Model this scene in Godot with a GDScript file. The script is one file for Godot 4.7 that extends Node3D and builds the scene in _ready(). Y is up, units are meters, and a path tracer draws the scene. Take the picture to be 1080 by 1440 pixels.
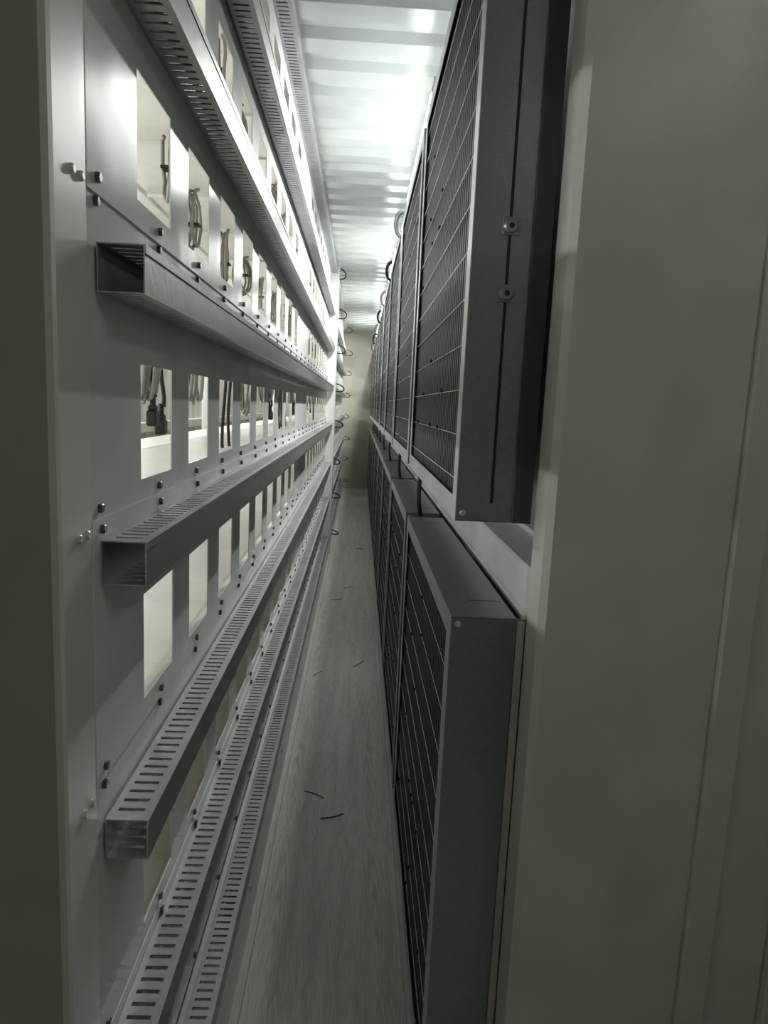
extends Node3D
# Aisle of a shipping container: racks of punched panels with slotted cable ducts on one side,
# two rows of galvanised filter boxes on the other.

const CAM_H := 1.3
const XP := -0.2805          # aisle face of the punched panels
const XF := -0.23            # front of the cable ducts
const ORD := ["first", "second", "third", "fourth", "fifth", "sixth", "seventh", "eighth", "ninth", "tenth", "eleventh", "twelfth", "thirteenth", "fourteenth"]
const SEAM := [0.2135, 0.517, 0.86, 1.1635, 1.508, 1.8115, 2.155]
const DUCT := [0.159, 0.4996, 0.8055, 1.1397, 1.4555, 1.786, 2.0885, 2.42]
const SHIFT := [0.0, 0.0, 0.0, 0.0, -0.015, -0.04, -0.05]
const BACK := -11.01
const CEIL := 2.44

var M := {}
var taken := {}

# ---------------------------------------------------------------- helpers
func mb() -> SurfaceTool:
	var st := SurfaceTool.new()
	st.begin(Mesh.PRIMITIVE_TRIANGLES)
	return st

func tri(st: SurfaceTool, a: Vector3, b: Vector3, c: Vector3, n: Vector3) -> void:
	if (b - a).cross(c - a).dot(n) > 0.0:
		var t := b
		b = c
		c = t
	for p in [a, b, c]:
		st.set_normal(n)
		st.add_vertex(p)

func quad(st: SurfaceTool, a: Vector3, b: Vector3, c: Vector3, d: Vector3, n: Vector3) -> void:
	tri(st, a, b, c, n)
	tri(st, a, c, d, n)

func box(st: SurfaceTool, lo: Vector3, hi: Vector3) -> void:
	var x0 := lo.x; var y0 := lo.y; var z0 := lo.z
	var x1 := hi.x; var y1 := hi.y; var z1 := hi.z
	quad(st, Vector3(x0, y0, z0), Vector3(x0, y1, z0), Vector3(x0, y1, z1), Vector3(x0, y0, z1), Vector3.LEFT)
	quad(st, Vector3(x1, y0, z0), Vector3(x1, y1, z0), Vector3(x1, y1, z1), Vector3(x1, y0, z1), Vector3.RIGHT)
	quad(st, Vector3(x0, y0, z0), Vector3(x1, y0, z0), Vector3(x1, y0, z1), Vector3(x0, y0, z1), Vector3.DOWN)
	quad(st, Vector3(x0, y1, z0), Vector3(x1, y1, z0), Vector3(x1, y1, z1), Vector3(x0, y1, z1), Vector3.UP)
	quad(st, Vector3(x0, y0, z0), Vector3(x1, y0, z0), Vector3(x1, y1, z0), Vector3(x0, y1, z0), Vector3.FORWARD)
	quad(st, Vector3(x0, y0, z1), Vector3(x1, y0, z1), Vector3(x1, y1, z1), Vector3(x0, y1, z1), Vector3.BACK)

# box with chamfered edges
func cbox(st: SurfaceTool, lo: Vector3, hi: Vector3, b: float) -> void:
	var c := (lo + hi) * 0.5
	var h := (hi - lo) * 0.5
	for ax in 3:
		var u := (ax + 1) % 3
		var v := (ax + 2) % 3
		for s in [-1.0, 1.0]:
			var n := Vector3.ZERO
			n[ax] = s
			var q := []
			for k in [[-1, -1], [1, -1], [1, 1], [-1, 1]]:
				var p := c
				p[ax] += s * h[ax]
				p[u] += k[0] * (h[u] - b)
				p[v] += k[1] * (h[v] - b)
				q.append(p)
			quad(st, q[0], q[1], q[2], q[3], n)
			for t in [-1.0, 1.0]:              # edge between face (ax,s) and face (u,t)
				var n2 := Vector3.ZERO
				n2[ax] = s
				n2[u] = t
				var e := []
				for w in [-1.0, 1.0]:
					var p1 := c
					p1[ax] += s * h[ax]
					p1[u] += t * (h[u] - b)
					p1[v] += w * (h[v] - b)
					var p2 := c
					p2[ax] += s * (h[ax] - b)
					p2[u] += t * h[u]
					p2[v] += w * (h[v] - b)
					e.append([p1, p2])
				quad(st, e[0][0], e[0][1], e[1][1], e[1][0], n2.normalized())
	for sx in [-1.0, 1.0]:
		for sy in [-1.0, 1.0]:
			for sz in [-1.0, 1.0]:
				var g := Vector3(sx, sy, sz)
				tri(st, c + g * (h - Vector3(0, b, b)), c + g * (h - Vector3(b, 0, b)), c + g * (h - Vector3(b, b, 0)), g.normalized())

func tube(st: SurfaceTool, pts: PackedVector3Array, r: float, sides: int = 6, flat: float = 1.0) -> void:
	var n := pts.size()
	var ring := []
	var up := Vector3(0.31, 0.85, 0.42).normalized()
	for i in n:
		var t := (pts[mini(i + 1, n - 1)] - pts[maxi(i - 1, 0)]).normalized()
		var a := up - t * up.dot(t)
		if a.length() < 0.05:
			a = Vector3(1, 0, 0) - t * t.x
		a = a.normalized()
		up = a
		var bb := t.cross(a).normalized()
		var rr := []
		for k in sides:
			var an := TAU * k / sides
			rr.append([pts[i] + (a * cos(an) + bb * sin(an) * flat) * r, a * cos(an) + bb * sin(an)])
		ring.append(rr)
	for i in n - 1:
		for k in sides:
			var k2 := (k + 1) % sides
			var q := [ring[i][k], ring[i + 1][k], ring[i + 1][k2], ring[i][k2]]
			var out: Vector3 = q[0][1] + q[2][1]
			for o in [[0, 1, 2], [0, 2, 3]]:
				var ord: Array = o
				var a0: Vector3 = q[o[0]][0]; var a1: Vector3 = q[o[1]][0]; var a2: Vector3 = q[o[2]][0]
				if (a1 - a0).cross(a2 - a0).dot(out) > 0.0:
					ord = [o[0], o[2], o[1]]
				for j in ord:
					st.set_normal(q[j][1])
					st.add_vertex(q[j][0])
	for e in [0, n - 1]:
		var nn: Vector3 = (pts[0] - pts[1]).normalized() if e == 0 else (pts[n - 1] - pts[n - 2]).normalized()
		for k in sides:
			tri(st, pts[e], ring[e][k][0], ring[e][(k + 1) % sides][0], nn)

# disc / cylinder / hexagon head along an axis, chamfered at the outer end
func head(st: SurfaceTool, at: Vector3, dir: Vector3, r: float, h: float, sides: int, bev: float) -> void:
	var a := dir.cross(Vector3.UP)
	if a.length() < 0.1:
		a = dir.cross(Vector3.RIGHT)
	a = a.normalized()
	var b := dir.cross(a).normalized()
	for k in sides:
		var d0 := a * cos(TAU * k / sides) + b * sin(TAU * k / sides)
		var d1 := a * cos(TAU * (k + 1) / sides) + b * sin(TAU * (k + 1) / sides)
		var m := (d0 + d1).normalized()
		quad(st, at + d0 * r, at + d1 * r, at + d1 * r + dir * (h - bev), at + d0 * r + dir * (h - bev), m)
		quad(st, at + d0 * r + dir * (h - bev), at + d1 * r + dir * (h - bev), at + d1 * (r - bev) + dir * h, at + d0 * (r - bev) + dir * h, (m + dir).normalized())
		tri(st, at + dir * h, at + d0 * (r - bev) + dir * h, at + d1 * (r - bev) + dir * h, dir)

func numbered(called: String) -> String:
	if not taken.has(called):
		taken[called] = 0
		return called
	taken[called] += 1
	return "%s_%03d" % [called, taken[called]]

func mesh_of(st: SurfaceTool) -> Mesh:
	return st.commit()

func put(called: String, mesh: Mesh, mat: Material, parent: Node3D, at: Vector3 = Vector3.ZERO) -> MeshInstance3D:
	var o := MeshInstance3D.new()
	o.mesh = mesh
	o.material_override = mat
	o.position = at
	if parent == self:
		o.name = numbered(called)
		add_child(o)
	else:
		o.name = called
		parent.add_child(o, true)
	return o

func thing(called: String, label: String, category: String, at: Vector3, group: String = "") -> Node3D:
	var o := Node3D.new()
	o.name = numbered(called)
	o.position = at
	add_child(o)
	tag(o, label, category, group)
	return o

func tag(o: Node3D, label: String, category: String, group: String = "") -> void:
	o.set_meta("label", label)
	o.set_meta("category", category)
	if group:
		o.set_meta("group", group)

func struct(called: String, st: SurfaceTool, mat: Material, label: String, category: String) -> MeshInstance3D:
	var o := MeshInstance3D.new()
	o.mesh = st.commit()
	o.material_override = mat
	o.name = called
	add_child(o)
	o.set_meta("kind", "structure")
	tag(o, label, category)
	return o

# ---------------------------------------------------------------- materials
func noise_tex(seed_: int, freq: float, kind: int, lo: Color, hi: Color, size: int = 256, oct: int = 4) -> ImageTexture:
	var n := FastNoiseLite.new()
	n.seed = seed_
	n.frequency = freq
	n.noise_type = kind
	n.fractal_octaves = oct
	if kind == FastNoiseLite.TYPE_CELLULAR:
		n.cellular_return_type = FastNoiseLite.RETURN_CELL_VALUE
		n.fractal_type = FastNoiseLite.FRACTAL_NONE
	var g := n.get_seamless_image(size, size)
	var im := Image.create(size, size, false, Image.FORMAT_RGB8)
	for y in size:
		for x in size:
			im.set_pixel(x, y, lo.lerp(hi, g.get_pixel(x, y).r))
	im.generate_mipmaps()
	return ImageTexture.create_from_image(im)

func bump_tex(seed_: int, freq: float, size: int = 256, amount: float = 2.0) -> ImageTexture:
	var n := FastNoiseLite.new()
	n.seed = seed_
	n.frequency = freq
	n.fractal_octaves = 3
	var g := n.get_seamless_image(size, size)
	g.convert(Image.FORMAT_RGBA8)
	g.bump_map_to_normal_map(amount)
	g.generate_mipmaps()
	return ImageTexture.create_from_image(g)

func mat(col: Color, rough: float, metal: float = 0.0, tex: Texture2D = null, scale: float = 1.0, nrm: Texture2D = null, nscale: float = 0.3) -> StandardMaterial3D:
	var m := StandardMaterial3D.new()
	m.albedo_color = col
	m.roughness = rough
	m.metallic = metal
	if tex:
		m.albedo_texture = tex
	if nrm:
		m.normal_enabled = true
		m.normal_texture = nrm
		m.normal_scale = nscale
	if tex or nrm:
		m.uv1_triplanar = true
		m.uv1_world_triplanar = true
		m.uv1_scale = Vector3.ONE * scale
	return m

func wood_tex() -> ImageTexture:
	var w := 256
	var h := 1024
	var im := Image.create(w, h, false, Image.FORMAT_RGB8)
	var a := FastNoiseLite.new()
	a.seed = 11
	a.frequency = 0.02
	a.fractal_octaves = 4
	var b := FastNoiseLite.new()
	b.seed = 12
	b.frequency = 0.16
	b.fractal_octaves = 2
	var base := Color(0.98, 0.975, 0.955)
	var dark := Color(0.79, 0.785, 0.77)
	for y in h:
		for x in w:
			var slow := a.get_noise_2d(x * 0.9, y * 0.09)
			var fine := b.get_noise_2d(x * 3.4, y * 0.10)
			var cx := x - 118.0 + 26.0 * a.get_noise_2d(40.0, y * 0.11)
			var ring := sin(sqrt(cx * cx * 0.09 + pow(fmod(y, 340.0) * 0.022, 2.0)) * 3.2 + slow * 7.0)
			var near := clampf(1.0 - absf(cx) / 62.0, 0.0, 1.0)
			var t := 0.36 + 0.55 * slow + 0.75 * fine + 0.30 * ring * near
			im.set_pixel(x, y, base.lerp(dark, clampf(t, 0.0, 1.0)))
	im.generate_mipmaps()
	return ImageTexture.create_from_image(im)

func make_materials() -> void:
	var ripple := bump_tex(3, 0.006, 256, 6.0)
	var grain := bump_tex(5, 0.09, 256, 2.0)
	var mott := noise_tex(7, 0.012, FastNoiseLite.TYPE_SIMPLEX_SMOOTH, Color(0.93, 0.93, 0.93), Color(1, 1, 1))
	var spangle := noise_tex(9, 0.05, FastNoiseLite.TYPE_CELLULAR, Color(0.945, 0.955, 0.965), Color(1, 1, 1))
	M.panel = mat(Color(0.925, 0.925, 0.93), 0.23, 0.0, mott, 1.4, ripple, 0.10)
	M.panel.metallic_specular = 0.12
	M.duct = mat(Color(0.68, 0.68, 0.685), 0.40, 0.6, mott, 2.0, grain, 0.05)
	M.post = mat(Color(0.92, 0.92, 0.91), 0.30, 0.0, mott, 1.1, ripple, 0.10)
	M.shelf = mat(Color(0.88, 0.87, 0.835), 0.42, 0.0, mott, 1.7, grain, 0.05)
	M.bolt = mat(Color(0.42, 0.42, 0.42), 0.32, 0.85)
	M.screw = mat(Color(0.80, 0.80, 0.79), 0.35, 0.3)
	M.galv = mat(Color(0.58, 0.605, 0.62), 0.34, 0.5, spangle, 14.0, grain, 0.06)
	M.galv_lip = mat(Color(0.82, 0.825, 0.82), 0.34, 0.2, spangle, 14.0)
	M.media = mat(Color(0.28, 0.28, 0.285), 0.42, 0.1, mott, 6.0)
	M.wire = mat(Color(0.88, 0.88, 0.86), 0.35, 0.3)
	M.gasket = mat(Color(0.25, 0.28, 0.27), 0.6)
	M.black = mat(Color(0.05, 0.05, 0.05), 0.55)
	M.rubber = mat(Color(0.09, 0.09, 0.09), 0.6)
	M.cord = mat(Color(0.50, 0.49, 0.45), 0.5)
	M.ceil = mat(Color(0.93, 0.94, 0.925), 0.20, 0.0, mott, 0.8, ripple, 0.05)
	M.wall = mat(Color(0.86, 0.85, 0.81), 0.35, 0.0, mott, 0.9, ripple, 0.06)
	M.endwall = mat(Color(0.80, 0.79, 0.73), 0.45, 0.0, mott, 0.7, ripple, 0.06)
	M.jamb = mat(Color(0.87, 0.865, 0.84), 0.32, 0.0, mott, 1.3, grain, 0.05)
	M.door = mat(Color(0.87, 0.86, 0.83), 0.5, 0.0, mott, 1.3, grain, 0.05)
	M.slab = mat(Color(0.62, 0.62, 0.60), 0.6, 0.0, mott, 2.0)
	M.beam = mat(Color(0.90, 0.905, 0.90), 0.34, 0.0, mott, 1.3, ripple, 0.15)
	M.yellow = mat(Color(0.87, 0.83, 0.62), 0.5)
	M.orange = mat(Color(0.80, 0.50, 0.34), 0.5)
	M.housing = mat(Color(0.86, 0.86, 0.86), 0.4)
	M.plank = []
	var wt := wood_tex()
	for c in [Color(0.93, 0.93, 0.92), Color(0.95, 0.95, 0.94), Color(0.94, 0.94, 0.92)]:
		var m := StandardMaterial3D.new()
		m.albedo_texture = wt
		m.albedo_color = c
		m.roughness = 0.32
		M.plank.append(m)
	var glow := StandardMaterial3D.new()
	glow.albedo_color = Color(0.95, 0.95, 0.95)
	glow.emission_enabled = true
	glow.emission = Color(0.985, 1.0, 0.98)
	glow.emission_energy_multiplier = 2.2
	M.glow = glow
	M.glow_dim = glow.duplicate()
	M.glow_dim.emission_energy_multiplier = 0.8

# ---------------------------------------------------------------- lamps
func tube_lamp(at: Vector3, label: String, group: String, face: Vector3, energy: float, legs: float) -> void:
	var t := thing("tube_lamp", label, "lamp", at, group)
	var glow: StandardMaterial3D = M.glow if energy > 0.5 else M.glow_dim
	var back := -face
	var st := mb()
	var hs := Vector3(0.012, 0.022, 0.60) if absf(face.x) > 0.5 else Vector3(0.022, 0.012, 0.60)
	cbox(st, -hs, hs, 0.003)
	put("housing", mesh_of(st), M.housing, t, back * 0.028)
	st = mb()
	tube(st, PackedVector3Array([Vector3(0, 0, -0.575), Vector3(0, 0, 0.575)]), 0.013, 8)
	put("glass_tube", mesh_of(st), glow, t)
	st = mb()
	head(st, Vector3.ZERO, Vector3.BACK, 0.015, 0.024, 14, 0.002)
	var cap := mesh_of(st)
	put("end_cap", cap, M.housing, t, Vector3(0, 0, 0.575))
	var c2 := put("end_cap", cap, M.housing, t, Vector3(0, 0, -0.575))
	c2.rotation.y = PI
	if legs > 0.0:
		for z in [-0.4, 0.4]:
			st = mb()
			box(st, Vector3(0.040, -0.010, -0.012), Vector3(0.162, 0.010, 0.012))
			put("bracket", mesh_of(st), M.housing, t, Vector3(0, 0, z))
	var l := AreaLight3D.new()
	l.area_size = Vector2(0.026, 1.15)
	l.area_normalize_energy = true
	l.light_energy = energy
	l.light_color = Color(0.985, 1.0, 0.98)
	l.area_range = 14.0
	l.shadow_enabled = true
	l.name = "lamp_light"
	t.add_child(l)
	var zz := -face                       # lights shine along their -Z
	var yy := Vector3(0, 0, 1)
	l.transform = Transform3D(Basis(yy.cross(zz).normalized(), yy, zz), face * 0.017)

# ---------------------------------------------------------------- racks
func slotted(st: SurfaceTool, y0: float, y1: float, z_near: float, z_far: float, pitch: float) -> void:
	var sx0 := -0.2712
	var sx1 := -0.2402
	box(st, Vector3(XP + 0.0005, y0, z_far), Vector3(sx0, y1, z_near))
	box(st, Vector3(sx1, y0, z_far), Vector3(XF, y1, z_near))
	var z := z_near
	var slot := 0.0065
	var first := 0.0185
	while z > z_far:
		var e := maxf(z - (first if z == z_near else pitch - slot), z_far)
		box(st, Vector3(sx0, y0, e), Vector3(sx1, y1, z))
		z = e - slot

func make_duct_meshes(z_near: float, z_far: float) -> Array:
	var t := 0.0015
	var st := mb()
	slotted(st, -0.0505, -0.0505 + t, z_near, z_far, 0.0202)
	box(st, Vector3(XP + 0.0005, -0.049, z_far), Vector3(XP + 0.0005 + t, -0.0016, z_near))
	box(st, Vector3(XF - t, -0.049, z_far), Vector3(XF, -0.0016, z_near))
	var body := mesh_of(st)
	st = mb()
	slotted(st, -t, 0.0, z_near, z_far, 0.0202)
	box(st, Vector3(XF, -0.009, z_far), Vector3(XF + 0.0012, 0.0, z_near))
	box(st, Vector3(XF - 0.007, 0.0, z_far), Vector3(XF - 0.0058, 0.0006, z_near))
	var lid := mesh_of(st)
	return [body, lid]

func panel_mesh(z_near: float, z_far: float, h: float, w0: float, count: int, wy0: float, wy1: float) -> Mesh:
	# origin: bottom of the panel at the aisle face, z absolute
	var st := mb()
	var t := 0.002
	box(st, Vector3(-t, -0.004, z_far), Vector3(0, wy0, z_near))
	box(st, Vector3(-t, wy1, z_far), Vector3(0, h, z_near))
	var z := z_near
	for k in count:
		var a := -(w0 + 0.2535 * k)
		box(st, Vector3(-t, wy0, a), Vector3(0, wy1, z))
		z = a - 0.15
	box(st, Vector3(-t, wy0, z_far), Vector3(0, wy1, z))
	return mesh_of(st)

func build_rack(z_near: float, z_far: float, sheets: Array, place: String, bolts: bool, sheet_names: Array) -> void:
	var meshes := make_duct_meshes(z_near - 0.02 if bolts else z_near, z_far)
	var st := mb()
	head(st, Vector3.ZERO, Vector3.RIGHT, 0.0055, 0.005, 6, 0.001)
	var bolt := mesh_of(st)
	for i in 8:
		var d := thing("cable_duct", "grey slotted cable duct, %s up from the floor on %s" % [ORD[i], place], "cable duct", Vector3(0, DUCT[i], 0), "slotted cable ducts")
		put("channel", meshes[0], M.duct, d)
		put("slotted_lid", meshes[1], M.duct, d)
	for i in 7:
		var y0: float = SEAM[i]
		var y1: float = SEAM[i + 1] if i < 6 else CEIL - 0.022
		for s in sheets.size():
			var sh: Array = sheets[s]
			var x := XP - 0.0022 * (i % 2)
			var p := thing("punched_panel", "white panel with square openings, %s tier up, %s" % [ORD[i], sheet_names[s]], "panel", Vector3(x, y0, 0), "punched rack panels")
			put("sheet", panel_mesh(sh[0], sh[1], y1 - y0, sh[2] + SHIFT[i], sh[3], 0.0275, 0.1755 if i < 5 else 0.166), M.panel, p)
			if bolts:
				for k in 23:
					var z := -(0.7685 + 0.2275 * k)
					if z < sh[0] and z > sh[1]:
						put("bolt", bolt, M.bolt, p, Vector3(0, 0.0115, z))
						if i < 6:
							put("bolt", bolt, M.bolt, p, Vector3(0, y1 - y0 - 0.0115, z))
	for i in 7:
		var yy: float = SEAM[i]
		var r := thing("shelf", "cream shelf inside %s, %s up from the floor" % [place, ORD[i]], "shelf", Vector3(0, yy, 0), "rack shelves")
		var n := int(round((z_near - z_far) / 0.37))
		var w := (z_near - z_far) / n
		st = mb()
		box(st, Vector3(-0.556, -0.010, -w + 0.0003), Vector3(XP - 0.0045, 0.0, 0.0))
		box(st, Vector3(-0.556, -0.018, -0.006), Vector3(XP - 0.0045, -0.010, 0.0))
		var tray := mesh_of(st)
		for k in n:
			put("tray", tray, M.shelf, r, Vector3(0, 0, z_near - k * w))
		st = mb()
		cbox(st, Vector3(-0.70, -0.014, z_far), Vector3(-0.562, -0.001, z_near), 0.002)
		put("rear_ledge", mesh_of(st), M.shelf, r)
	st = mb()
	box(st, Vector3(-0.70, 0.0, z_far), Vector3(-0.262, 0.106, z_near))
	var prof := [Vector3(-0.262, 0.106, 0), Vector3(-0.252, 0.106, 0), Vector3(-0.236, 0.085, 0), Vector3(-0.226, 0.03, 0), Vector3(-0.224, 0.0, 0)]
	for e in 4:
		var pa: Vector3 = prof[e]
		var pb: Vector3 = prof[e + 1]
		quad(st, pa + Vector3(0, 0, z_near), pb + Vector3(0, 0, z_near), pb + Vector3(0, 0, z_far), pa + Vector3(0, 0, z_far), Vector3(pa.y - pb.y, pb.x - pa.x, 0).normalized())
		for zz in [z_near, z_far]:
			quad(st, Vector3(-0.262, pa.y, zz), Vector3(pa.x, pa.y, zz), Vector3(pb.x, pb.y, zz), Vector3(-0.262, pb.y, zz), Vector3(0, 0, 1 if zz == z_near else -1))
	var bm := thing("base_beam", "white painted base beam along the floor under %s" % place, "beam", Vector3.ZERO)
	put("beam", mesh_of(st), M.post, bm)
	if bolts:
		st = mb()
		head(st, Vector3.ZERO, Vector3.RIGHT, 0.008, 0.005, 12, 0.002)
		var rb := mesh_of(st)
		for k in 7:
			put("bolt", rb, M.screw, bm, Vector3(-0.2335, 0.065, -0.915 - 0.7135 * k))
	# rear uprights, seen through the openings
	var uk := 0
	for z in [z_near - 0.03, (z_near + z_far) * 0.5, z_far + 0.03]:
		st = mb()
		cbox(st, Vector3(-0.745, 0, z - 0.02), Vector3(-0.705, CEIL, z + 0.02), 0.003)
		var u := put("rear_upright", mesh_of(st), M.post, self)
		tag(u, "white upright at the back of %s, %s from the door jamb" % [place, ORD[uk]], "post", "rear uprights of %s" % place)
		uk += 1

# ---------------------------------------------------------------- cords
func coil_points(rng: RandomNumberGenerator, turns: int, w: float, h: float) -> PackedVector3Array:
	var p := PackedVector3Array()
	var n := turns * 14
	for i in n + 1:
		var a := TAU * i / 14.0 + PI * 0.5
		var k := 1.0 + 0.12 * sin(i * 0.37 + rng.randf() * 0.3)
		p.append(Vector3(-0.018 + 0.036 * i / n + rng.randf_range(-0.002, 0.002), -h * 0.5 + h * 0.5 * sin(a) * k, w * 0.5 * cos(a) * k + 0.006 * sin(i * 0.21)))
	return p

func plug_mesh() -> Mesh:
	var st := mb()
	cbox(st, Vector3(-0.010, -0.030, -0.013), Vector3(0.010, 0.0, 0.013), 0.003)
	cbox(st, Vector3(-0.008, -0.001, -0.009), Vector3(0.008, 0.010, 0.009), 0.003)
	head(st, Vector3(0, 0.009, 0), Vector3.UP, 0.0055, 0.022, 8, 0.0015)
	return mesh_of(st)

func build_cords() -> void:
	var rng := RandomNumberGenerator.new()
	rng.seed = 42
	var coils := []
	for v in 4:
		var st := mb()
		tube(st, coil_points(rng, 3 + v % 2, 0.055 + 0.012 * v, 0.115 + 0.012 * (v % 3)), 0.0042, 6)
		coils.append(mesh_of(st))
	var ts := mb()
	cbox(ts, Vector3(-0.022, -0.003, -0.014), Vector3(0.022, 0.003, 0.014), 0.001)
	var tie := mesh_of(ts)
	var plug := plug_mesh()
	var drop := []
	for v in 3:
		var st := mb()
		var p := PackedVector3Array()
		for i in 9:
			p.append(Vector3(0.004 * sin(i * 0.9 + v), -0.05 - (0.13 + 0.018 * v) * i / 8.0, -0.020 * v * 0.4 + 0.006 * sin(i * 0.6 + v * 2.0)))
		tube(st, p, 0.0042, 6)
		drop.append(mesh_of(st))
	var rest := []
	for v in 3:
		var st := mb()
		var p := PackedVector3Array()
		for i in 9:
			p.append(Vector3(0.005 * sin(i * 0.7 + v), -0.02 - 0.318 * i / 8.0, 0.004 * sin(i * 0.5 + v * 2.0)))
		tube(st, p, 0.0045, 6)
		rest.append(mesh_of(st))
	var where := {3: "fourth", 4: "fifth", 5: "sixth", 6: "seventh"}
	for tier in [3, 4, 5, 6]:
		var top: float = (SEAM[tier + 1] if tier < 6 else CEIL + 0.012) - 0.024
		for k in 13:
			var z := -((1.36 if tier == 3 else 1.42) + 0.37 * k) + rng.randf_range(-0.03, 0.03)
			var x := -0.40 + rng.randf_range(-0.03, 0.03)
			var style := 0
			if tier == 3:
				style = [1, 0, 2, 0, 1, 0, 2, 2, 1, 0, 2, 1, 2][k]
			elif k % 4 == 2:
				style = 3
			var lab := ["coiled grey power cord behind the %s tier, %s from the door jamb",
				"grey power cord with black plugs behind the %s tier, %s from the door jamb",
				"straight black hanging cords behind the %s tier, %s from the door jamb",
				"coiled grey power cord with black tie behind the %s tier, %s from the door jamb"]
			var t := thing("power_cord", lab[style] % [where[tier], ORD[k]], "power cord", Vector3(x, top - (0.006 if tier == 3 else 0.0), z), "power cords behind the openings")
			if style != 2:
				var c := put("coil", coils[(k + tier) % 4], M.cord, t, Vector3(0, 0.0, 0))
				c.rotation.y = rng.randf_range(-0.5, 0.5)
				if tier == 3:
					c.scale.y = 1.55
			if style == 1:
				for v in 2:
					put("lead", drop[v], M.rubber, t, Vector3(0.012, 0, -0.055 * v))
					put("plug", plug, M.black, t, Vector3(0.012, -0.205 - 0.018 * v, -0.055 * v))
			if style == 2:
				for v in 3:
					put("cable", rest[v], M.rubber, t, Vector3(0, 0.0, 0.085 - 0.085 * v))
			if style == 3 or style == 0:
				put("tie", tie, M.black, t, Vector3(0, -0.055 - 0.02 * (k % 3), 0.0))

func cable_loops() -> void:
	# black leads that stick out of the rear rack's ducts into the aisle
	var rng := RandomNumberGenerator.new()
	rng.seed = 5
	for set_ in 2:
		var z0: float = [-6.25, -10.75][set_]
		for i in 8:
			var y: float = DUCT[i] - 0.012
			var reach: float = XF + 0.075 + rng.randf_range(-0.012, 0.012)
			var p := PackedVector3Array()
			for k in 13:
				var a := PI * k / 12.0
				p.append(Vector3(XF + 0.008 + (reach - XF - 0.008) * sin(a), y + 0.005 + 0.032 * cos(a) - 0.012 * sin(a), z0 + 0.07 * cos(a) + 0.02 * (i % 2)))
			var st := mb()
			tube(st, p, 0.0055, 6)
			var o := put("cable_loop", mesh_of(st), M.rubber, self)
			tag(o, "black cable looping out of the %s duct up, %s" % [ORD[i], ["beside the white divider post", "against the end wall"][set_]], "cable", "loops of black cable")

# ---------------------------------------------------------------- filters
func filter_meshes(x0: float, x1: float, h: float, wires_from: float, wire_pitch: float) -> Dictionary:
	# origin at front bottom near corner, box runs to -z
	var L := 1.02
	var d := x1 - x0
	var g := {}
	var t := 0.0015
	var st := mb()
	cbox(st, Vector3(0, 0, -t * 2), Vector3(d, h, 0), 0.0008)
	g.end = mesh_of(st)
	st = mb()
	cbox(st, Vector3(0, -t * 2, -L), Vector3(d, 0, 0), 0.0008)
	g.cap = mesh_of(st)
	# front lips
	st = mb()
	box(st, Vector3(-0.001, 0.0, -0.040), Vector3(0.0005, h, 0.0005))
	box(st, Vector3(-0.001, 0.0, -L), Vector3(0.0005, h, -L + 0.040))
	box(st, Vector3(-0.001, 0.0, -L + 0.040), Vector3(0.0005, 0.036, -0.040))
	box(st, Vector3(-0.001, h - 0.036, -L + 0.040), Vector3(0.0005, h, -0.040))
	g.lip = mesh_of(st)
	# pleats
	st = mb()
	var n := 40
	var pz := (L - 0.008) / n
	var xo := 0.007
	var xi := 0.026
	var y0 := 0.004
	var y1 := h - 0.004
	for k in n:
		var a := -0.004 - pz * k
		var q := [[xo, a], [xo, a - pz * 0.42], [xi, a - pz * 0.60], [xi, a - pz * 0.82], [xo, a - pz]]
		for e in 4:
			var p0: Array = q[e]
			var p1: Array = q[e + 1]
			quad(st, Vector3(p0[0], y0, p0[1]), Vector3(p1[0], y0, p1[1]), Vector3(p1[0], y1, p1[1]), Vector3(p0[0], y1, p0[1]), Vector3(p1[1] - p0[1], 0, p0[0] - p1[0]).normalized())
	g.media = mesh_of(st)
	st = mb()
	tube(st, PackedVector3Array([Vector3(0.0035, 0, -0.03), Vector3(0.0035, 0, -L + 0.03)]), 0.0009, 4)
	g.wire = mesh_of(st)
	st = mb()
	head(st, Vector3(0.011, 0, 0.0), Vector3.BACK, 0.005, 0.003, 10, 0.001)
	g.rivet = mesh_of(st)
	g.wires = []
	var y := wires_from
	while y < h - 0.04:
		g.wires.append(y)
		y += wire_pitch
	return g

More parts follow.
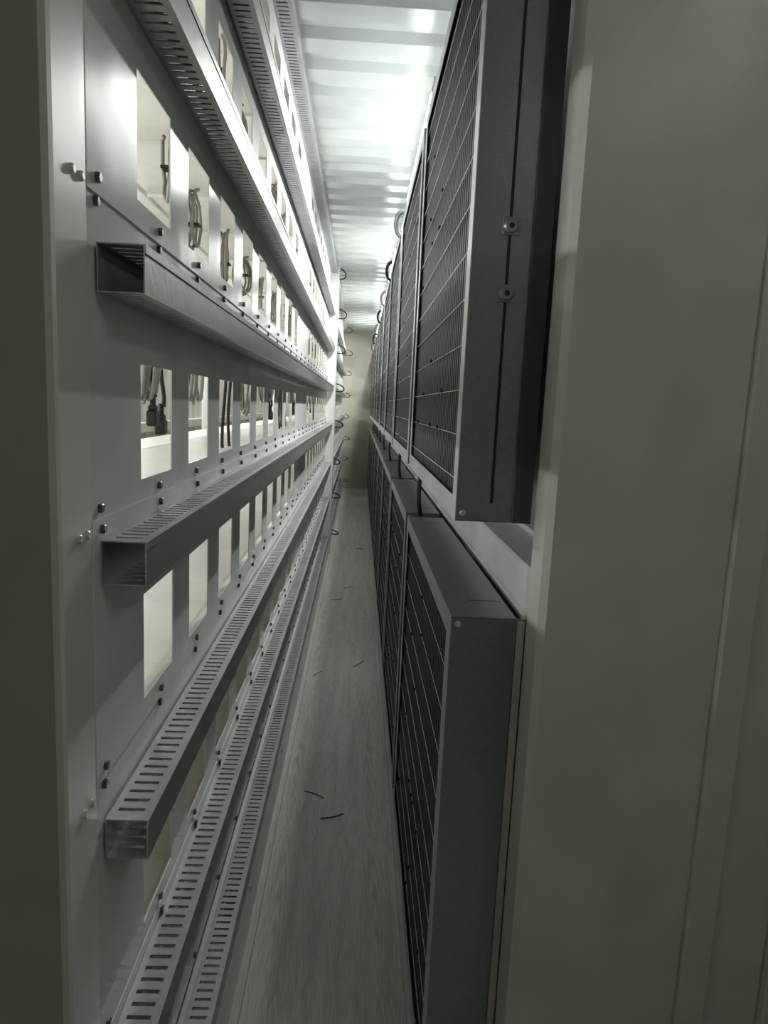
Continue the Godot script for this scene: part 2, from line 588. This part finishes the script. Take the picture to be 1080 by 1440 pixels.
func filter_row(called: String, row: String, x0: float, x1: float, y0: float, h: float, wf: float, wp: float, upper: bool) -> void:
	var g := filter_meshes(x0, x1, h, wf, wp)
	var d := x1 - x0
	var L := 1.02
	var rng := RandomNumberGenerator.new()
	rng.seed = 77 if upper else 78
	# small parts
	var st := mb()
	box(st, Vector3(-0.0022, 0.03, -0.0005), Vector3(0.0022, h - 0.03, 0.0006))
	var groove := mesh_of(st)
	st = mb()
	cbox(st, Vector3(-0.013, -0.013, 0.0), Vector3(0.013, 0.013, 0.002), 0.0006)
	head(st, Vector3(0, 0, 0.002), Vector3.BACK, 0.0115, 0.005, 18, 0.003)
	var knob := mesh_of(st)
	st = mb()
	head(st, Vector3(0, 0, 0.007), Vector3.BACK, 0.0045, 0.0006, 6, 0.0002)
	var pit := mesh_of(st)
	st = mb()
	head(st, Vector3.ZERO, Vector3.LEFT, 0.004, 0.004, 8, 0.001)
	var clip := mesh_of(st)
	# pressed line on the cap: three sides of a rectangle
	var beads := []
	for s in 2:
		st = mb()
		var za := -0.10 if s == 0 else -L + 0.10
		var zb := -0.26 if s == 0 else -L + 0.26
		box(st, Vector3(0.045, 0.0, minf(za, zb)), Vector3(0.0465, 0.0007, maxf(za, zb)))
		box(st, Vector3(0.045, 0.0, za - 0.0008), Vector3(d - 0.008, 0.0007, za + 0.0008))
		beads.append(mesh_of(st))
	st = mb()
	cbox(st, Vector3(d - 0.030, 0.0, -0.001), Vector3(d, h, 0.004), 0.001)
	var gasket := mesh_of(st)
	# pull strap
	st = mb()
	var p := PackedVector3Array()
	if upper:
		for k in 13:
			var a := PI * k / 12.0
			p.append(Vector3(0.004 - 0.032 * sin(a), h + 0.002 + 0.055 * cos(a), -0.012))
		tube(st, p, 0.011, 6, 0.35)
	else:
		for k in 7:
			p.append(Vector3(0.046 - 0.006 * k / 6.0 * (1.0 - k / 6.0) * 4.0 - 0.008 * k / 6.0, h - 0.01 + 0.125 * k / 6.0, 0.006))
		tube(st, p, 0.0085, 6, 0.35)
	var strap := mesh_of(st)
	for k in 9:
		var z := -1.074 - 1.1 * k
		var near_end := " beside the dark partition" if k == 0 else ""
		var f := thing(called, "galvanised pleated filter box, %s in the %s row counted from the partition" % [ORD[k], row], "air filter", Vector3(x0, y0, z), "%s row of air filters" % row)
		put("end_plate", g.end, M.galv, f)
		put("end_plate", g.end, M.galv, f, Vector3(0, 0, -L + 0.003))
		put("cap_plate", g.cap, M.galv, f, Vector3(0, h, 0))
		put("cap_plate", g.cap, M.galv, f, Vector3(0, 0.003, 0))
		put("front_frame", g.lip, M.galv_lip, f)
		if upper and k < 3:
			put("gasket", gasket, M.gasket, f)
		put("pleated_media", g.media, M.media, f)
		for y in g.wires:
			put("wire", g.wire, M.wire, f, Vector3(0, y, 0))
		put("rivet", g.rivet, M.galv_lip, f, Vector3(0, 0.013 if upper else h - 0.012, 0))
		if upper and k < 3:
			put("seam", groove, M.rubber, f, Vector3(0.055, 0, 0))
			for yy in [0.348, 0.4445]:
				var kb := put("knob", knob, M.galv, f, Vector3(0.056, yy, 0))
				put("socket", pit, M.black, kb)
		for bd in beads:
			put("pressed_line", bd, M.galv, f, Vector3(0, h, 0))
		if k < 3:
			for c in 14:
				var wy: float = g.wires[rng.randi() % g.wires.size()]
				put("clip", clip, M.black, f, Vector3(0.003, wy + 0.004, -rng.randf_range(0.08, 0.94)))
		if (upper and k >= 2) or (not upper and k >= 1):
			put("pull_strap", strap, M.black, f)

# ---------------------------------------------------------------- corrugated sheet
func corrugated(st: SurfaceTool, along0: float, along1: float, pitch: float, depth: float, place: Callable, nplace: Callable) -> void:
	# profile runs along one axis: flat low, slope, flat high, slope
	var a := along0
	var low := pitch * 0.46
	var slope := pitch * 0.14
	var high := pitch * 0.26
	while a < along1:
		var pts := [[a, 0.0], [a + low, 0.0], [a + low + slope, depth], [a + low + slope + high, depth], [a + pitch, 0.0]]
		for i in 4:
			var p0: Array = pts[i]
			var p1: Array = pts[i + 1]
			var e0: Array = place.call(p0[0], p0[1])
			var e1: Array = place.call(p1[0], p1[1])
			var n: Vector3 = nplace.call(p1[0] - p0[0], p1[1] - p0[1])
			quad(st, e0[0], e0[1], e1[1], e1[0], n)
		a += pitch

# ---------------------------------------------------------------- scene
func _ready() -> void:
	var cam := Camera3D.new()
	cam.name = "camera"
	cam.fov = rad_to_deg(2.0 * atan(720.0 / 977.3))
	cam.keep_aspect = Camera3D.KEEP_HEIGHT
	cam.near = 0.02
	cam.far = 60.0
	cam.position = Vector3(0, CAM_H, 0)
	cam.rotation_degrees = Vector3(-8.605, -2.353, 2.661)
	add_child(cam)
	cam.current = true
	var env := Environment.new()
	env.background_mode = Environment.BG_COLOR
	env.background_color = Color(0, 0, 0)
	env.tonemap_mode = Environment.TONE_MAPPER_LINEAR
	env.tonemap_exposure = 3.6
	env.sdfgi_enabled = true
	env.ssao_enabled = true
	env.ssil_enabled = true
	var we := WorldEnvironment.new()
	we.name = "world_environment"
	we.environment = env
	add_child(we)
	make_materials()

	# lamps: a line of tubes on top of the filter boxes, and one along the ceiling of the rear passage
	var toward := Vector3(-0.45, -0.893, 0)
	for k in 4:
		tube_lamp(Vector3(0.197, 2.285, -2.93 - 2.2 * k), "white fluorescent tube lamp above the filter boxes, %s from the dark partition" % ORD[k], "tube lamps over the filters", toward, 0.68, 0.15)
	for k in 5:
		for low in 2:
			tube_lamp(Vector3([-1.06, -1.25][low], [CEIL - 0.05, 1.55][low], -1.2 - 2.2 * k), "%s tube lamp behind the racks, %s from the door jamb" % [["ceiling", "wall"][low], ORD[k]], "tube lamps behind the racks", [Vector3.DOWN, Vector3.RIGHT][low], [0.20, 0.29][low], 0.0)
	tube_lamp(Vector3(0.92, CEIL - 0.05, 0.22), "white fluorescent tube lamp on the entrance ceiling", "", Vector3.DOWN, 0.056, 0.0)

	build_shell()
	build_rack(-0.744, -5.98, [[-0.744, -3.42, 0.918, 9], [-3.42, -5.98, 3.73, 9]], "the door-jamb rack", true, ["beside the door jamb", "beside the white divider post"])
	build_rack(-6.13, -10.85, [[-6.13, -8.49, 6.28, 9], [-8.49, -10.85, 8.62, 9]], "the end-wall rack", false, ["just past the white divider post", "against the end wall"])
	rack_posts()
	filter_row("filter_box", "upper", 0.1566, 0.2753, 1.128, 0.984, 0.0615, 0.0715, true)
	filter_row("filter_box", "lower", 0.16, 0.2667, 0.03, 0.942, 0.0075 + 0.0826, 0.0826, false)
	build_cords()
	cable_loops()
	small_things()

func build_shell() -> void:
	var XL := -1.3
	var XR := 1.05
	var ZF := 1.3
	# floor
	var st := mb()
	box(st, Vector3(XL - 0.05, -0.06, BACK - 0.05), Vector3(XR + 0.05, -0.0022, ZF + 0.05))
	var fl := struct("floor", st, M.slab, "grey wood-grain vinyl plank floor of the narrow aisle", "floor")
	var pm := []
	for v in 3:
		st = mb()
		var u0 := 0.31 * v
		var v0 := 0.17 * v
		var w := 0.36 - 0.0022
		var l := 12.25
		var c := [Vector3(0, 0, 0), Vector3(w, 0, 0), Vector3(w, 0, -l), Vector3(0, 0, -l)]
		var uv := [Vector2(u0, v0), Vector2(u0 + 1.4, v0), Vector2(u0 + 1.4, v0 + 7.0), Vector2(u0, v0 + 7.0)]
		for o in [0, 2, 1, 0, 3, 2]:
			st.set_normal(Vector3.UP)
			st.set_uv(uv[o])
			st.add_vertex(c[o])
		for e in 4:
			var a: Vector3 = c[e]
			var b: Vector3 = c[(e + 1) % 4]
			st.set_uv(uv[e])
			quad(st, a, b, b + Vector3(0, -0.002, 0), a + Vector3(0, -0.002, 0), (b - a).cross(Vector3.UP).normalized())
		pm.append(mesh_of(st))
	for r in 3:
		put("plank", pm[r], M.plank[r], fl, Vector3(-0.564 + 0.36 * r, 0, 1.25))
	# ceiling
	st = mb()
	corrugated(st, BACK - 0.1, ZF + 0.2, 0.205, 0.024,
		func(a, d): return [Vector3(XL - 0.05, CEIL + d, a), Vector3(XR + 0.05, CEIL + d, a)],
		func(da, dd): return Vector3(0, -da, dd).normalized())
	box(st, Vector3(XL - 0.05, CEIL + 0.03, BACK - 0.1), Vector3(XR + 0.05, CEIL + 0.06, ZF + 0.2))
	struct("ceiling", st, M.ceil, "glossy white corrugated steel container roof", "ceiling")
	# container side behind the racks
	st = mb()
	corrugated(st, BACK - 0.1, ZF + 0.1, 0.16, 0.024,
		func(a, d): return [Vector3(XL - d, -0.02, a), Vector3(XL - d, CEIL + 0.03, a)],
		func(da, dd): return Vector3(da, 0, dd).normalized())
	box(st, Vector3(XL - 0.06, -0.06, BACK - 0.1), Vector3(XL - 0.03, CEIL + 0.06, ZF + 0.1))
	struct("wall_left", st, M.wall, "white corrugated container wall behind the racks", "wall")
	st = mb()
	box(st, Vector3(XR, -0.06, BACK - 0.1), Vector3(XR + 0.05, CEIL + 0.06, ZF + 0.1))
	struct("wall_right", st, M.wall, "white container wall behind the filter boxes", "wall")
	st = mb()
	box(st, Vector3(XL, -0.06, BACK - 0.05), Vector3(XR, CEIL + 0.06, BACK))
	struct("wall_back", st, M.endwall, "plain cream end wall closing the aisle", "wall")
	st = mb()
	box(st, Vector3(XL, -0.06, ZF), Vector3(XR, CEIL + 0.06, ZF + 0.05))
	struct("wall_front", st, M.endwall, "plain wall closing the entrance space", "wall")
	# door jamb on the left of the entrance
	st = mb()
	cbox(st, Vector3(XL, 0, -0.420), Vector3(-0.1755, CEIL, -0.408), 0.003)
	struct("wall_jamb", st, M.door, "plain shaded door jamb beside the long rack", "door jamb")
	# partition on the right of the entrance
	st = mb()
	cbox(st, Vector3(0.2805, 0, -1.076), Vector3(XR, CEIL, -0.993), 0.010)
	struct("wall_partition", st, M.jamb, "plain grey partition at the end of the filter rows", "wall")
	st = mb()
	cbox(st, Vector3(0.268, 0, -1.10), Vector3(0.2815, 0.966, -1.076), 0.001)
	struct("trim_5", st, M.jamb, "narrow filler strip beside the lower filter box at the partition", "trim")
	st = mb()
	cbox(st, Vector3(0.557, 0, -0.995), Vector3(0.604, CEIL, -0.983), 0.003)
	struct("trim_1", st, M.jamb, "narrow upright trim on the grey partition", "trim")
	st = mb()
	cbox(st, Vector3(0.697, 0, -0.995), Vector3(XR, CEIL, -0.975), 0.004)
	struct("trim_2", st, M.jamb, "wide upright board on the grey partition", "trim")
	# beam between the two filter rows, and the sheet that carries the boxes
	st = mb()
	cbox(st, Vector3(0.279, 0.972, BACK), Vector3(0.36, 1.056, -1.076), 0.004)
	cbox(st, Vector3(0.275, 0.968, BACK), Vector3(0.285, 0.980, -1.076), 0.003)
	struct("trim_3", st, M.beam, "white steel beam running between the two rows of filter boxes", "beam")
	st = mb()
	box(st, Vector3(0.36, 0.0, BACK), Vector3(0.375, CEIL, -1.076))
	struct("wall_filters", st, M.beam, "white sheet wall right behind the filter boxes", "wall")
	st = mb()
	cbox(st, Vector3(0.1505, 0.0, BACK), Vector3(0.275, 0.0265, -1.03), 0.006)
	struct("baseboard_right", st, M.beam, "white kerb on the floor under the lower filter boxes", "baseboard")
	# bottom rail of the passage wall behind the racks
	st = mb()
	cbox(st, Vector3(XL, 1.085, BACK), Vector3(XL + 0.05, 1.145, -0.56), 0.004)
	struct("trim_4", st, M.wall, "white cable trunking along the corrugated wall behind the racks", "trunking")

func rack_posts() -> void:
	var t := thing("rack_post", "white rack post with paired screws beside the dark door jamb", "post", Vector3.ZERO)
	var st := mb()
	cbox(st, Vector3(-0.34, 0, -0.7435), Vector3(XP - 0.0005, CEIL, -0.60), 0.002)
	put("upright", mesh_of(st), M.post, t)
	st = mb()
	head(st, Vector3.ZERO, Vector3.RIGHT, 0.005, 0.004, 10, 0.0015)
	var sm := mesh_of(st)
	for i in 7:
		for z in [-0.705, -0.727]:
			put("screw", sm, M.screw, t, Vector3(XP - 0.0005, SEAM[i] - (0.011 if i < 4 else 0.0), z))
	var d := thing("rack_post", "white divider post between the two racks", "post", Vector3.ZERO)
	st = mb()
	cbox(st, Vector3(-0.30, 0, -6.12), Vector3(-0.214, CEIL, -6.0), 0.004)
	put("upright", mesh_of(st), M.post, d)

func small_things() -> void:
	# clippings left on the floor
	var bits := [[-0.1364, -2.1936, -0.0697, -2.1529], [-0.0719, -2.038, -0.001, -2.0645], [-0.0599, -4.8496, -0.0021, -4.9072], [-0.1425, -4.5392, -0.0637, -4.5711],
		[-0.1743, -3.2016, -0.1338, -3.2692], [0.017, -3.3407, 0.0696, -3.4189], [0.0173, -6.27, 0.0786, -6.268], [-0.033, -7.77, 0.085, -7.924]]
	for i in bits.size():
		var b: Array = bits[i]
		var p := PackedVector3Array()
		for k in 6:
			var t := k / 5.0
			p.append(Vector3(lerpf(b[0], b[2], t), 0.0016, lerpf(b[1], b[3], t) + 0.006 * sin(PI * t) * (1 if i % 2 else -1)))
		var st := mb()
		tube(st, p, 0.0016, 5)
		var o := put("zip_tie_clipping", mesh_of(st), M.black if i < 7 else M.orange, self)
		tag(o, "thin black zip-tie clipping on the floor, %s from the entrance" % ORD[[1, 0, 5, 4, 2, 3, 6, 7][i]] if i < 7 else "thin reddish clipping on the floor towards the end wall", "clipping", "clippings on the floor" if i < 7 else "")
	# yellow cable riser seen through the last openings
	var st := mb()
	cbox(st, Vector3(-0.46, 0.0, -6.02), Vector3(-0.43, CEIL - 0.02, -5.99), 0.003)
	cbox(st, Vector3(-0.42, 0.0, -6.02), Vector3(-0.39, CEIL - 0.02, -5.99), 0.003)
	var y := put("cable_riser", mesh_of(st), M.yellow, self)
	tag(y, "yellow cable riser behind the openings next to the divider post", "cable riser")
